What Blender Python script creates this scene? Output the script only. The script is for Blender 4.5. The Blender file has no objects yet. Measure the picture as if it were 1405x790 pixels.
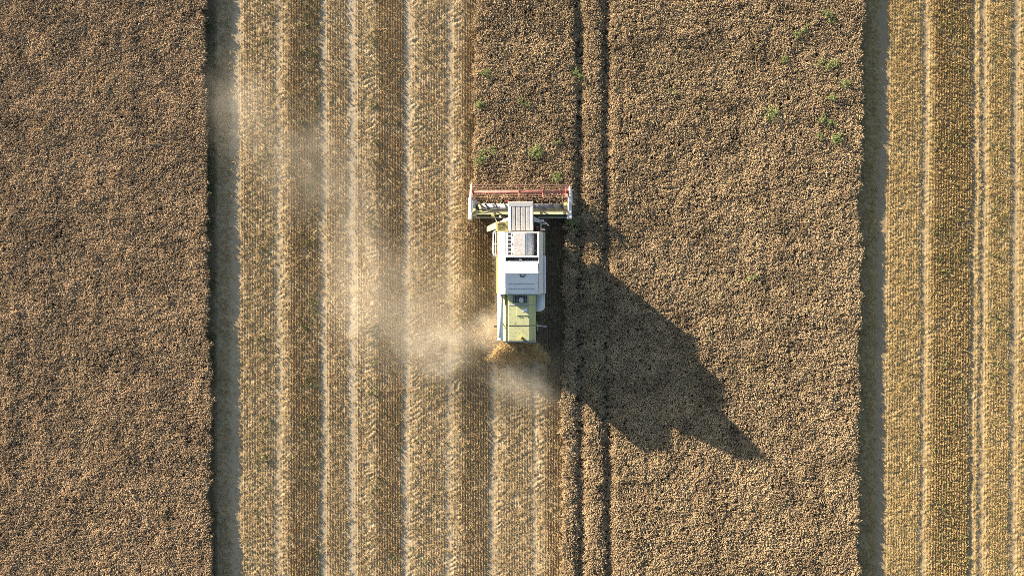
import bpy, bmesh, math, random
import numpy as np
from mathutils import Vector, Matrix

random.seed(7)
rng = np.random.default_rng(11)
SC = bpy.context.scene
COL = SC.collection
R = math.radians

# ------------------------------------------------------------------ camera, sky, sun, exposure
S = 23.4            # photograph pixels per metre on the ground
H = 44.0            # camera height in metres
cam = bpy.data.cameras.new('camera')
cam.sensor_fit = 'HORIZONTAL'
cam.angle = 2 * math.atan(702.5 / S / H)
cam.clip_end = 3000
cam_o = bpy.data.objects.new('camera', cam)
COL.objects.link(cam_o)
cam_o.location = (0, 0, H)
SC.camera = cam_o

SUN_EL, SUN_SLOPE = R(13.3), 0.79
sun_dir = Vector((-1, SUN_SLOPE, 0)).normalized() * math.cos(SUN_EL) + Vector((0, 0, math.sin(SUN_EL)))
world = bpy.data.worlds.new('World')
SC.world = world
world.use_nodes = True
wn = world.node_tree.nodes
sky = wn.new('ShaderNodeTexSky')
sky.sky_type = 'NISHITA'
sky.sun_disc = False
sky.dust_density = 1.0
sky.ozone_density = 0.9
sky.sun_elevation = SUN_EL
sky.sun_rotation = math.atan2(sun_dir.x, sun_dir.y)
world.node_tree.links.new(sky.outputs[0], wn['Background'].inputs[0])
wn['Background'].inputs[1].default_value = 0.07
sun = bpy.data.lights.new('sun', 'SUN')
sun.energy = 5.0
sun.angle = R(0.5)
sun.color = (1.0, 0.87, 0.69)
sun_o = bpy.data.objects.new('sun', sun)
COL.objects.link(sun_o)
sun_o.rotation_euler = sun_dir.to_track_quat('Z', 'Y').to_euler()
sun_o.location = sun_dir * 60

SC.view_settings.view_transform = 'Standard'
SC.view_settings.look = 'None'
SC.view_settings.exposure = 1.7
SC.view_settings.gamma = 1.0
SC.cycles.use_denoising = False
SC.cycles.filter_width = 0.85
SC.cycles.max_bounces = 8
SC.cycles.diffuse_bounces = 3
SC.cycles.transmission_bounces = 4
SC.cycles.volume_bounces = 6
SC.cycles.transparent_max_bounces = 12
SC.cycles.caustics_reflective = False
SC.cycles.caustics_refractive = False


def W(px, py, z=0.0):
    """place of a point of height z that the photograph shows at px, py"""
    k = (H - z) / H / S
    return Vector(((px - 702.5) * k, (395.0 - py) * k, z))


# ------------------------------------------------------------------ helpers
def tag(o, label=None, cat=None, group=None, kind=None):
    if label: o['label'] = label
    if cat: o['category'] = cat
    if group: o['group'] = group
    if kind: o['kind'] = kind
    return o


def link(name, me, mat=None, parent=None):
    o = bpy.data.objects.new(name, me)
    COL.objects.link(o)
    if mat is not None:
        for m in (mat if isinstance(mat, (list, tuple)) else [mat]):
            me.materials.append(m)
    if parent is not None:
        o.parent = parent
    return o


def smooth_noise(x, y, cell, seed, octaves=1):
    """value noise in 0..1, vectorised"""
    out = np.zeros_like(x, dtype=float); amp = 1.0; tot = 0.0
    for k in range(octaves):
        g = np.random.default_rng(seed + 101 * k).random((257, 257))
        u = x / cell + 1000.3; v = y / cell + 1000.7
        i = np.floor(u).astype(int); j = np.floor(v).astype(int)
        fu = u - i; fv = v - j
        fu = fu * fu * (3 - 2 * fu); fv = fv * fv * (3 - 2 * fv)
        i0 = i % 257; j0 = j % 257; i1 = (i + 1) % 257; j1 = (j + 1) % 257
        out += amp * ((g[i0, j0] * (1 - fu) + g[i1, j0] * fu) * (1 - fv) + (g[i0, j1] * (1 - fu) + g[i1, j1] * fu) * fv)
        tot += amp; amp *= 0.5; cell = cell * 0.5
    return out / tot


# ------------------------------------------------------------------ materials
def new_mat(name):
    m = bpy.data.materials.new(name)
    m.use_nodes = True
    return m, m.node_tree.nodes, m.node_tree.links, m.node_tree.nodes['Principled BSDF']


def rgb(c):
    return (c[0], c[1], c[2], 1)


def paint(name, col, rough=0.45, dirt=0.35, dirt_col=(0.34, 0.27, 0.18), scale=3.0, metal=0.0, bump=0.02, rust=0.0):
    """machine paint with dust film, scratches and stains"""
    m, n, l, b = new_mat(name)
    tc = n.new('ShaderNodeTexCoord')
    a = n.new('ShaderNodeTexNoise'); a.inputs['Scale'].default_value = scale; a.inputs['Detail'].default_value = 9; a.inputs['Roughness'].default_value = 0.7
    l.new(tc.outputs['Object'], a.inputs['Vector'])
    r1 = n.new('ShaderNodeValToRGB'); r1.color_ramp.elements[0].position = 0.42; r1.color_ramp.elements[1].position = 0.75
    l.new(a.outputs['Fac'], r1.inputs[0])
    mul = n.new('ShaderNodeMath'); mul.operation = 'MULTIPLY'; mul.inputs[1].default_value = dirt
    l.new(r1.outputs[0], mul.inputs[0])
    mx = n.new('ShaderNodeMix'); mx.data_type = 'RGBA'
    mx.inputs[6].default_value = rgb(col); mx.inputs[7].default_value = rgb(dirt_col)
    l.new(mul.outputs[0], mx.inputs[0])
    out = mx.outputs[2]
    sp = n.new('ShaderNodeTexNoise'); sp.inputs['Scale'].default_value = 26; sp.inputs['Detail'].default_value = 3
    l.new(tc.outputs['Object'], sp.inputs['Vector'])
    r3 = n.new('ShaderNodeValToRGB'); r3.color_ramp.elements[0].position = 0.56; r3.color_ramp.elements[1].position = 0.66
    l.new(sp.outputs['Fac'], r3.inputs[0])
    m4 = n.new('ShaderNodeMath'); m4.operation = 'MULTIPLY'; m4.inputs[1].default_value = min(0.6, dirt * 0.9)
    l.new(r3.outputs[0], m4.inputs[0])
    m5 = n.new('ShaderNodeMix'); m5.data_type = 'RGBA'; m5.inputs[7].default_value = (0.40, 0.31, 0.19, 1)
    l.new(m4.outputs[0], m5.inputs[0]); l.new(out, m5.inputs[6]); out = m5.outputs[2]
    if rust > 0:
        v = n.new('ShaderNodeTexNoise'); v.inputs['Scale'].default_value = scale * 2.2; v.inputs['Detail'].default_value = 6
        l.new(tc.outputs['Object'], v.inputs['Vector'])
        r2 = n.new('ShaderNodeValToRGB'); r2.color_ramp.elements[0].position = 0.6; r2.color_ramp.elements[1].position = 0.68
        l.new(v.outputs['Fac'], r2.inputs[0])
        m3 = n.new('ShaderNodeMath'); m3.operation = 'MULTIPLY'; m3.inputs[1].default_value = rust
        l.new(r2.outputs[0], m3.inputs[0])
        m2 = n.new('ShaderNodeMix'); m2.data_type = 'RGBA'; m2.inputs[7].default_value = (0.13, 0.09, 0.07, 1)
        l.new(m3.outputs[0], m2.inputs[0]); l.new(out, m2.inputs[6]); out = m2.outputs[2]
    l.new(out, b.inputs['Base Color'])
    rr = n.new('ShaderNodeMapRange'); rr.inputs[3].default_value = rough; rr.inputs[4].default_value = min(1, rough + 0.4)
    l.new(a.outputs['Fac'], rr.inputs[0]); l.new(rr.outputs[0], b.inputs['Roughness'])
    b.inputs['Metallic'].default_value = metal
    bp = n.new('ShaderNodeBump'); bp.inputs['Strength'].default_value = 0.25; bp.inputs['Distance'].default_value = bump
    l.new(a.outputs['Fac'], bp.inputs['Height']); l.new(bp.outputs[0], b.inputs['Normal'])
    return m


def plant_mat(name, dark, light, trans=0.0, rough=0.75, nscale=9.0):
    """plant colour that goes with the per-plant tone and a fine variation along the plant"""
    m, n, l, b = new_mat(name)
    at = n.new('ShaderNodeAttribute'); at.attribute_type = 'INSTANCER'; at.attribute_name = 'tone'
    tc = n.new('ShaderNodeNewGeometry')
    ns = n.new('ShaderNodeTexNoise'); ns.inputs['Scale'].default_value = nscale; ns.inputs['Detail'].default_value = 3
    l.new(tc.outputs['Position'], ns.inputs['Vector'])
    ad = n.new('ShaderNodeMath'); ad.operation = 'MULTIPLY_ADD'; ad.inputs[1].default_value = 0.9; ad.inputs[2].default_value = -0.45
    l.new(ns.outputs['Fac'], ad.inputs[0])
    a2 = n.new('ShaderNodeMath'); a2.operation = 'ADD'; a2.use_clamp = True
    l.new(at.outputs['Fac'], a2.inputs[0]); l.new(ad.outputs[0], a2.inputs[1])
    mx = n.new('ShaderNodeMix'); mx.data_type = 'RGBA'
    mx.inputs[6].default_value = rgb(dark); mx.inputs[7].default_value = rgb(light)
    l.new(a2.outputs[0], mx.inputs[0])
    l.new(mx.outputs[2], b.inputs['Base Color'])
    b.inputs['Roughness'].default_value = rough
    b.inputs['Specular IOR Level'].default_value = 0.25
    if trans > 0:
        t = n.new('ShaderNodeBsdfTranslucent'); l.new(mx.outputs[2], t.inputs['Color'])
        ms = n.new('ShaderNodeMixShader'); ms.inputs[0].default_value = trans
        l.new(b.outputs[0], ms.inputs[1]); l.new(t.outputs[0], ms.inputs[2])
        l.new(ms.outputs[0], n['Material Output'].inputs['Surface'])
    return m


M = {
    'ear': plant_mat('crop ear', (0.20, 0.14, 0.082), (0.70, 0.515, 0.30), 0.1),
    'ear_warm': plant_mat('reddish crop ear', (0.23, 0.158, 0.095), (0.74, 0.535, 0.32), 0.14),
    'stalk': plant_mat('crop stalk', (0.17, 0.122, 0.07), (0.55, 0.41, 0.225)),
    'stub': plant_mat('stubble straw', (0.29, 0.205, 0.10), (0.70, 0.52, 0.28), 0.25),
    'stub_gold': plant_mat('golden stubble straw', (0.25, 0.178, 0.072), (0.64, 0.475, 0.225), 0.22),
    'litter_gold': plant_mat('loose golden straw', (0.30, 0.21, 0.08), (0.64, 0.47, 0.21), 0.2),
    'litter': plant_mat('loose straw', (0.32, 0.235, 0.125), (0.66, 0.51, 0.295), 0.25),
    'spray': plant_mat('flying straw', (0.40, 0.27, 0.11), (0.66, 0.49, 0.25)),
    'weed': plant_mat('green weed leaf', (0.09, 0.11, 0.04), (0.24, 0.25, 0.09), 0.15),
    'white': paint('white paint', (0.80, 0.79, 0.75), 0.4, 0.22),
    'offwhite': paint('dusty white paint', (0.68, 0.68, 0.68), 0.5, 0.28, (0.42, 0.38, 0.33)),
    'lidgrey': paint('weathered grey lid', (0.62, 0.59, 0.57), 0.6, 0.5, (0.42, 0.36, 0.32), 5.0, rust=0.2),
    'roof': paint('grey cab roof', (0.44, 0.43, 0.43), 0.55, 0.3),
    'groove': paint('roof groove shade', (0.10, 0.10, 0.12), 0.7, 0.2),
    'table': paint('dusty olive table paint', (0.29, 0.29, 0.18), 0.6, 0.6, (0.40, 0.34, 0.24)),
    'green': paint('pale green paint', (0.485, 0.505, 0.25), 0.45, 0.5, (0.46, 0.40, 0.26)),
    'deck': paint('yellow green deck paint', (0.46, 0.46, 0.13), 0.55, 0.45),
    'red': paint('faded red paint', (0.40, 0.12, 0.11), 0.55, 0.8, (0.46, 0.30, 0.25), 2.0),
    'bat': paint('dusty bat steel', (0.34, 0.20, 0.16), 0.6, 0.5),
    'steel': paint('worn steel', (0.40, 0.40, 0.43), 0.4, 0.4, metal=0.3),
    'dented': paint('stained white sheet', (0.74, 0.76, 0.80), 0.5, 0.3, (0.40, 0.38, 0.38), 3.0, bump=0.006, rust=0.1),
    'dark': paint('dark machinery', (0.035, 0.033, 0.032), 0.6, 0.5, (0.14, 0.11, 0.08)),
    'rubber': paint('dusty tyre rubber', (0.03, 0.028, 0.026), 0.8, 0.75, (0.22, 0.17, 0.11), 6.0),
    'rim': paint('red wheel rim', (0.45, 0.06, 0.05), 0.5, 0.5),
    'amber': paint('amber lamp', (0.70, 0.42, 0.05), 0.25, 0.2),
    'yellow': paint('yellow guard paint', (0.46, 0.42, 0.18), 0.55, 0.6),
    'redlamp': paint('red lamp', (0.45, 0.03, 0.03), 0.25, 0.2),
}


def glass_mat():
    m, n, l, b = new_mat('tinted cab glass')
    b.inputs['Base Color'].default_value = (0.03, 0.04, 0.045, 1)
    b.inputs['Roughness'].default_value = 0.08
    b.inputs['Transmission Weight'].default_value = 0.35
    return m


M['glass'] = glass_mat()

# ------------------------------------------------------------------ the field's strips
# each strip: photograph x from, to, kind
LEFT = [(283, 297, 'verge'), (297, 316, 'short'), (316, 331, 'track'), (331, 378, 'clump'), (378, 386, 'track'), (386, 397, 'emb'),
        (397, 439, 'dark'), (439, 449, 'track'), (449, 477, 'rows'), (477, 489, 'track'), (489, 498, 'rows'), (498, 516, 'emb'),
        (516, 553, 'dark'), (553, 563, 'track'), (563, 577, 'emb'), (577, 612, 'clump'), (612, 620, 'track'), (620, 633, 'emb'),
        (633, 672, 'dark'), (672, 682, 'track'), (682, 694, 'emb'), (694, 731, 'clump'), (731, 739, 'track'), (738, 750, 'emb'), (750, 776, 'dark')]
RIGHT = [(1160, 1203, 'short'), (1203, 1217, 'rut'), (1217, 1263, 'clump'), (1263, 1270, 'rut'), (1270, 1279, 'bright'), (1279, 1331, 'dim'),
         (1331, 1337, 'rut'), (1337, 1344, 'bright'), (1344, 1351, 'rut'), (1351, 1359, 'bright'), (1359, 1386, 'rows'), (1386, 1395, 'rut'),
         (1395, 1409, 'bright'), (1409, 1450, 'clump'), (1450, 1460, 'rut'), (1460, 1500, 'rows'), (1500, 1510, 'rut'), (1510, 1600, 'clump')]
#            z      chaff dust  lug    clod  rows  height
KIND = {
    'none':  (0.0,   0.25, 0.0, 0.0,   0.010, 0.0, 0.0),
    'verge': (0.0,   0.12, 0.0, 0.0,   0.010, 0.15, 0.06),
    'short': (0.0,   0.72, 0.30, 0.0,  0.010, 0.7, 0.06),
    'track': (-0.006, 0.55, 0.68, 0.004, 0.005, 0.06, 0.04),
    'emb':   (0.007, 0.90, 0.12, 0.015, 0.018, 0.45, 0.045),
    'clump': (0.0,   0.78, 0.12, 0.008, 0.020, 0.80, 0.050),
    'rows':  (0.0,   0.76, 0.12, 0.003, 0.010, 0.90, 0.058),
    'rut':   (-0.024, 0.35, 0.80, 0.004, 0.005, 0.05, 0.04),
    'bright': (0.016, 0.90, 0.10, 0.012, 0.016, 0.5, 0.05),
    'dim':   (0.0,   0.34, 0.03, 0.0,  0.008, 1.0, 0.10),
    'dark':  (0.0,   0.54, 0.04, 0.0,  0.006, 1.0, 0.085),
}


def strip_x(x, y):
    """photograph x of a ground point, straightened along the slightly slanted strips"""
    px = x * S + 702.5
    py = 395.0 - y * S
    sh = np.where(px > 950, -6.0, np.where(px < 520, 1.0, -4.0)) * (py - 395) / 790.0
    return px - sh


def strips(x, y):
    """blended strip values for arrays of ground points -> list of 7 arrays"""
    px = strip_x(x, y)
    wob = (smooth_noise(x, y, 2.6, 5) - 0.5) * 3.0 + (smooth_noise(x, y, 0.22, 6) - 0.5) * 3.6
    p = px + wob
    out = [np.full(x.shape, v) for v in KIND['none']]
    out_w = np.zeros_like(x)
    soft = 2.2
    acc = [np.zeros_like(x) for _ in range(7)]
    for a, b, k in LEFT + RIGHT:
        w = 0.5 * (np.tanh((p - a) / soft) - np.tanh((p - b) / soft))
        out_w += w
        for i in range(7):
            acc[i] += w * KIND[k][i]
    out_w = np.clip(out_w, 0, 1)
    return [acc[i] + (1 - out_w) * KIND['none'][i] for i in range(7)]


CUT_Y = (395 - 277) / S


def edge_left(y):      # right edge of the crop on the left
    return (279 + (395 - y * S) / 790 * 9 - 702.5) * (H - 0.5) / H / S


def edge_right(y):     # right edge of the crop in the middle
    return (1183 - (395 - y * S) / 790 * 5 - 702.5) * (H - 0.5) / H / S


def edge_mid(y):       # left edge of the crop in the middle, with the step at the cutting bar
    py = 395 - y * S
    return np.where(y > CUT_Y, (656 - py / 250 * 5 - 702.5) / S, (777 - (py - 300) / 490 * 9 - 702.5) / S)


def crop_mask(x, y):
    jl = (smooth_noise(x, y, 4.0, 23) - 0.5) * 0.3 + (smooth_noise(x, y, 0.5, 21) - 0.5) * 0.24 + (smooth_noise(x, y, 0.16, 22) - 0.5) * 0.16
    return (x + jl < edge_left(y)), ((x + jl > edge_mid(y)) & (x + jl < edge_right(y)))


ROW = 0.152


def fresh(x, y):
    """1 on the ground just cut: no chaff yet, and deep shade put into its colour"""
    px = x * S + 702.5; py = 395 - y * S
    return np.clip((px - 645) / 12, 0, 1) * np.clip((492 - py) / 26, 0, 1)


def row_wave(x, y):
    """1 on a drilled row, -1 between two rows"""
    right = x * S + 702.5 > 950
    ph = np.where(right, x - 6.0 / 790 * y - (1170 - 702.5) / S, x - (292 - 702.5) / S) / ROW
    return np.cos(2 * math.pi * ph)


def ground_z(x, y, st=None):
    st = st or strips(x, y)
    lug = np.sin(2 * math.pi * (y / 0.27 - x * 1.9 + 1.8 * smooth_noise(x, y, 0.7, 31)))
    lug = np.clip(lug * 1.4, -1, 1) * np.clip(-0.25 + 1.9 * smooth_noise(x, y, 0.5, 32), 0, 1.4) + (smooth_noise(x, y, 0.17, 37) - 0.5) * 1.6
    clod = (smooth_noise(x, y, 0.21, 33, 2) - 0.5) * 2.2
    ripple = np.sin(2 * math.pi * (y / 0.33 - x * 1.3 + 1.3 * smooth_noise(x, y, 0.6, 35))) * np.clip(smooth_noise(x, y, 1.1, 36) * 2.4 - 0.9, 0, 1)
    return st[0] + 0.012 * st[5] * row_wave(x, y) + st[3] * lug + st[4] * (clod + 0.7 * ripple) + (smooth_noise(x, y, 4.0, 34) - 0.5) * 0.06


# ------------------------------------------------------------------ ground
def ground_mat():
    m, n, l, b = new_mat('field soil and chaff')
    geo = n.new('ShaderNodeNewGeometry')

    def noise(scale, detail=4, rough=0.6):
        t = n.new('ShaderNodeTexNoise'); t.inputs['Scale'].default_value = scale; t.inputs['Detail'].default_value = detail; t.inputs['Roughness'].default_value = rough
        l.new(geo.outputs['Position'], t.inputs['Vector']); return t.outputs['Fac']

    def attr(nm):
        a = n.new('ShaderNodeAttribute'); a.attribute_name = nm; return a.outputs['Fac']

    def mix(fac, c1, c2):
        x = n.new('ShaderNodeMix'); x.data_type = 'RGBA'
        for i, c in ((6, c1), (7, c2)):
            if isinstance(c, tuple): x.inputs[i].default_value = rgb(c)
            else: l.new(c, x.inputs[i])
        if isinstance(fac, float): x.inputs[0].default_value = fac
        else: l.new(fac, x.inputs[0])
        return x.outputs[2]

    def mth(op, a, bb, clamp=False):
        x = n.new('ShaderNodeMath'); x.operation = op; x.use_clamp = clamp
        for i, c in ((0, a), (1, bb)):
            if isinstance(c, (int, float)): x.inputs[i].default_value = c
            else: l.new(c, x.inputs[i])
        return x.outputs[0]
    soil = mix(noise(6, 6), (0.075, 0.055, 0.036), (0.18, 0.135, 0.09))
    chaff = mix(noise(22, 5, 0.7), (0.36, 0.26, 0.135), (0.68, 0.52, 0.30))
    gold = mix(noise(22, 5, 0.7), (0.30, 0.205, 0.08), (0.60, 0.44, 0.20))
    chaff = mix(attr('gold'), chaff, gold)
    f1 = mth('ADD', attr('chaff'), mth('MULTIPLY', mth('SUBTRACT', noise(14, 6, 0.75), 0.5), 1.7), True)
    c = mix(f1, soil, chaff)
    dust = mix(noise(30, 5), (0.36, 0.29, 0.20), (0.56, 0.46, 0.32))
    f2 = mth('ADD', attr('dust'), mth('MULTIPLY', mth('SUBTRACT', noise(5, 6, 0.7), 0.5), 0.6), True)
    f2 = mth('MULTIPLY', f2, attr('dust'), True)
    c = mix(f2, c, dust)
    l.new(c, b.inputs['Base Color'])
    b.inputs['Roughness'].default_value = 0.92
    b.inputs['Specular IOR Level'].default_value = 0.15
    bp = n.new('ShaderNodeBump'); bp.inputs['Strength'].default_value = 0.6; bp.inputs['Distance'].default_value = 0.02
    l.new(noise(24, 6, 0.75), bp.inputs['Height']); l.new(bp.outputs[0], b.inputs['Normal'])
    return m


def build_ground():
    def xs_of(a, b, step):
        return list(np.arange(a, b, step))
    lx0, lx1 = (280 - 702.5) / S, (782 - 702.5) / S
    rx0, rx1 = (1165 - 702.5) / S, (1430 - 702.5) / S
    xs = [-600, -200, -80] + xs_of(-45, lx0, 0.6) + xs_of(lx0, lx1, 0.038) + xs_of(lx1, rx0, 0.5) + xs_of(rx0, rx1, 0.038) + xs_of(rx1, 45, 0.4) + [45, 80, 200, 600]
    ys = [-600, -200, -80, -40] + xs_of(-26, -18, 0.4) + xs_of(-18, 18, 0.07) + xs_of(18, 26, 0.4) + [26, 40, 80, 200, 600]
    xs = np.array(xs); ys = np.array(ys)
    X, Y = np.meshgrid(xs, ys)
    nx, ny = len(xs), len(ys)
    x = X.ravel(); y = Y.ravel()
    st = strips(x, y)
    cl, cm = crop_mask(x, y)
    crop = cl | cm
    for i in range(7):
        st[i] = np.where(crop, KIND['none'][i], st[i])
    z = ground_z(x, y, st)
    far = (np.abs(x) > 46) | (np.abs(y) > 27)
    z = np.where(far, 0, z)
    co = np.stack([x, y, z], 1).astype(np.float32)
    idx = np.arange(nx * ny).reshape(ny, nx)
    f = np.stack([idx[:-1, :-1], idx[:-1, 1:], idx[1:, 1:], idx[1:, :-1]], -1).reshape(-1, 4)
    me = bpy.data.meshes.new('ground')
    me.vertices.add(len(co)); me.vertices.foreach_set('co', co.ravel())
    me.loops.add(f.size); me.loops.foreach_set('vertex_index', f.ravel().astype(np.int32))
    me.polygons.add(len(f)); me.polygons.foreach_set('loop_start', (np.arange(len(f)) * 4).astype(np.int32))
    me.polygons.foreach_set('use_smooth', np.ones(len(f), dtype=bool))
    me.update(calc_edges=True)
    chaff = np.where(far, 0.4, st[1] * (1 - 0.75 * fresh(x, y) * (x < 5)) + 0.2 * st[5] * row_wave(x, y)); dust = np.where(far, 0.0, st[2])  # thin chaff and painted shade darken the just-cut strip by the machine
    # settled dust lies thicker in the passes next to the machine
    near = np.exp(-(((x + 8.0) / 4.0) ** 2)) * (0.4 + 0.6 * smooth_noise(x, y, 3.0, 41))
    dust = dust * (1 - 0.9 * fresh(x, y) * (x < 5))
    dust = np.clip(dust + 0.4 * near * (~crop), 0, 1)
    for nm, v in (('chaff', chaff), ('dust', dust * np.where(x > 10, 0.75, 1.0)), ('gold', (x > 10) * 0.7 + (x < -7) * 0.15)):
        a = me.attributes.new(nm, 'FLOAT', 'POINT'); a.data.foreach_set('value', v.astype(np.float32))
    o = link('ground', me, ground_mat())
    o['kind'] = 'structure'
    return o


build_ground()


# ------------------------------------------------------------------ scattering
class MB:
    def __init__(self):
        self.v = []; self.f = []; self.m = []

    def add(self, vs, fs, mi=0):
        o = len(self.v)
        self.v += [tuple(p) for p in vs]
        self.f += [tuple(i + o for i in f) for f in fs]
        self.m += [mi] * len(fs)

    def ribbon(self, pts, widths, side, mi=0):
        vs = []
        for p, w in zip(pts, widths):
            vs.append(p - side * w / 2); vs.append(p + side * w / 2)
        self.add(vs, [(2 * i, 2 * i + 1, 2 * i + 3, 2 * i + 2) for i in range(len(pts) - 1)], mi)

    def spindle(self, pts, radii, k=4, mi=0):
        """tapered tube along pts; a radius of 0 closes it"""
        vs = []; fs = []
        n = len(pts)
        for i, (p, r) in enumerate(zip(pts, radii)):
            t = (pts[min(i + 1, n - 1)] - pts[max(i - 1, 0)]).normalized()
            u = t.orthogonal().normalized(); w = t.cross(u)
            for j in range(k):
                a = 2 * math.pi * j / k
                vs.append(p + (u * math.cos(a) + w * math.sin(a)) * max(r, 0.0008))
        for i in range(n - 1):
            for j in range(k):
                fs.append((i * k + j, i * k + (j + 1) % k, (i + 1) * k + (j + 1) % k, (i + 1) * k + j))
        self.add(vs, fs, mi)

    def mesh(self, name, mats, smooth=False):
        me = bpy.data.meshes.new(name)
        me.from_pydata(self.v, [], self.f)
        for mm in mats: me.materials.append(mm)
        me.polygons.foreach_set('material_index', self.m)
        if smooth: me.polygons.foreach_set('use_smooth', [True] * len(self.f))
        me.update()
        return me


def proto_collection(name, meshes):
    c = bpy.data.collections.new(name)
    for i, me in enumerate(meshes):
        c.objects.link(bpy.data.objects.new('%s_%02d' % (name, i), me))
    return c


def scatter(name, pos, rot, scl, tone, coll, label, cat):
    n = len(pos)
    me = bpy.data.meshes.new(name)
    me.vertices.add(n); me.vertices.foreach_set('co', np.asarray(pos, dtype=np.float32).ravel())
    k = len(coll.objects)
    for nm, typ, val in (('rot', 'FLOAT_VECTOR', rot), ('scl', 'FLOAT_VECTOR', scl)):
        a = me.attributes.new(nm, typ, 'POINT'); a.data.foreach_set('vector', np.asarray(val, dtype=np.float32).ravel())
    a = me.attributes.new('tone', 'FLOAT', 'POINT'); a.data.foreach_set('value', np.asarray(tone, dtype=np.float32))
    a = me.attributes.new('pick', 'INT', 'POINT'); a.data.foreach_set('value', rng.integers(0, k, n).astype(np.int32))
    o = link(name, me)
    tag(o, label, cat, kind='stuff')
    ng = bpy.data.node_groups.new(name + ' scatter', 'GeometryNodeTree')
    ng.interface.new_socket('Geometry', in_out='INPUT', socket_type='NodeSocketGeometry')
    ng.interface.new_socket('Geometry', in_out='OUTPUT', socket_type='NodeSocketGeometry')
    N = ng.nodes; L = ng.links
    gi = N.new('NodeGroupInput'); go = N.new('NodeGroupOutput')
    ci = N.new('GeometryNodeCollectionInfo'); ci.inputs['Collection'].default_value = coll
    ci.inputs['Separate Children'].default_value = True; ci.inputs['Reset Children'].default_value = True
    iop = N.new('GeometryNodeInstanceOnPoints'); iop.inputs['Pick Instance'].default_value = True

    def na(nm, dt):
        x = N.new('GeometryNodeInputNamedAttribute'); x.data_type = dt; x.inputs['Name'].default_value = nm
        return x.outputs['Attribute']
    L.new(gi.outputs[0], iop.inputs['Points'])
    L.new(ci.outputs[0], iop.inputs['Instance'])
    L.new(na('pick', 'INT'), iop.inputs['Instance Index'])
    L.new(na('rot', 'FLOAT_VECTOR'), iop.inputs['Rotation'])
    L.new(na('scl', 'FLOAT_VECTOR'), iop.inputs['Scale'])
    L.new(iop.outputs[0], go.inputs[0])
    md = o.modifiers.new('scatter', 'NODES'); md.node_group = ng
    return o


V = Vector
rnd = random.random


def uni(a, b):
    return a + (b - a) * rnd()


# ---- standing crop: tufts of stalks with nodding ears
def crop_tuft(n_stalk, rad, hgt):
    mb = MB()
    for i in range(n_stalk):
        a = uni(0, 6.283); q0 = math.sqrt(rnd()); r = rad * q0
        base = V((r * math.cos(a), r * math.sin(a), 0))
        h = hgt * (1.0 - 0.05 * q0 * q0) * uni(0.88, 1.07)
        la = uni(0, 6.283); lean = uni(0.01, 0.09)
        d = V((math.cos(la), math.sin(la), 0))
        p1 = base + d * lean * 0.3 + V((0, 0, h * 0.55))
        p2 = base + d * lean + V((0, 0, h * 0.93))
        side = V((-d.y, d.x, 0)) if i % 2 else d
        mb.ribbon([base, p1, p2], [0.010, 0.009, 0.008], side, 1)
        L = uni(0.075, 0.12); up = uni(-0.6, 1.0)               # ear rises a little, then nods over
        e1 = p2 + d * L * 0.4 + V((0, 0, 0.03 + 0.02 * up)); e2 = e1 + d * L * 0.5 + V((0, 0, -0.04 + 0.04 * up))
        w = uni(0.011, 0.018)
        mb.spindle([p2, p2.lerp(e1, 0.6), e1.lerp(e2, 0.4), e2], [0.007, w, w * 0.9, 0.0], 5, 0)
        if rnd() < 0.75:                                        # dry leaf
            fa = uni(0, 6.283); fd = V((math.cos(fa), math.sin(fa), 0))
            s = base.lerp(p2, uni(0.5, 0.95)); ln = uni(0.06, 0.14)
            pts = [s, s + fd * ln * 0.5 + V((0, 0, uni(-0.01, 0.04))), s + fd * ln + V((0, 0, uni(-0.1, -0.02)))]
            mb.ribbon(pts, [0.012, 0.018, 0.004], V((-fd.y, fd.x, uni(-0.5, 0.5))).normalized(), 1)
    return mb


crop_coll = proto_collection('crop_tuft', [crop_tuft(19, uni(0.085, 0.12), uni(0.51, 0.55)).mesh('crop_tuft', [M['ear'], M['stalk']]) for _ in range(9)])


warm_coll = proto_collection('warm_crop_tuft', [crop_tuft(19, uni(0.085, 0.12), uni(0.51, 0.55)).mesh('warm_crop_tuft', [M['ear_warm'], M['stalk']]) for _ in range(9)])


def tramline(x, y):
    """0 inside the two wheel lines that run through the crop"""
    px = x * S + 702.5 - (395 - y * S - 395) / 790 * 3.0 + (smooth_noise(x, y, 1.0, 55) - 0.5) * 3
    d = np.minimum(np.abs(px - 794.5) / 6.4, np.abs(px - 831.5) / 6.6)
    return d


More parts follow.
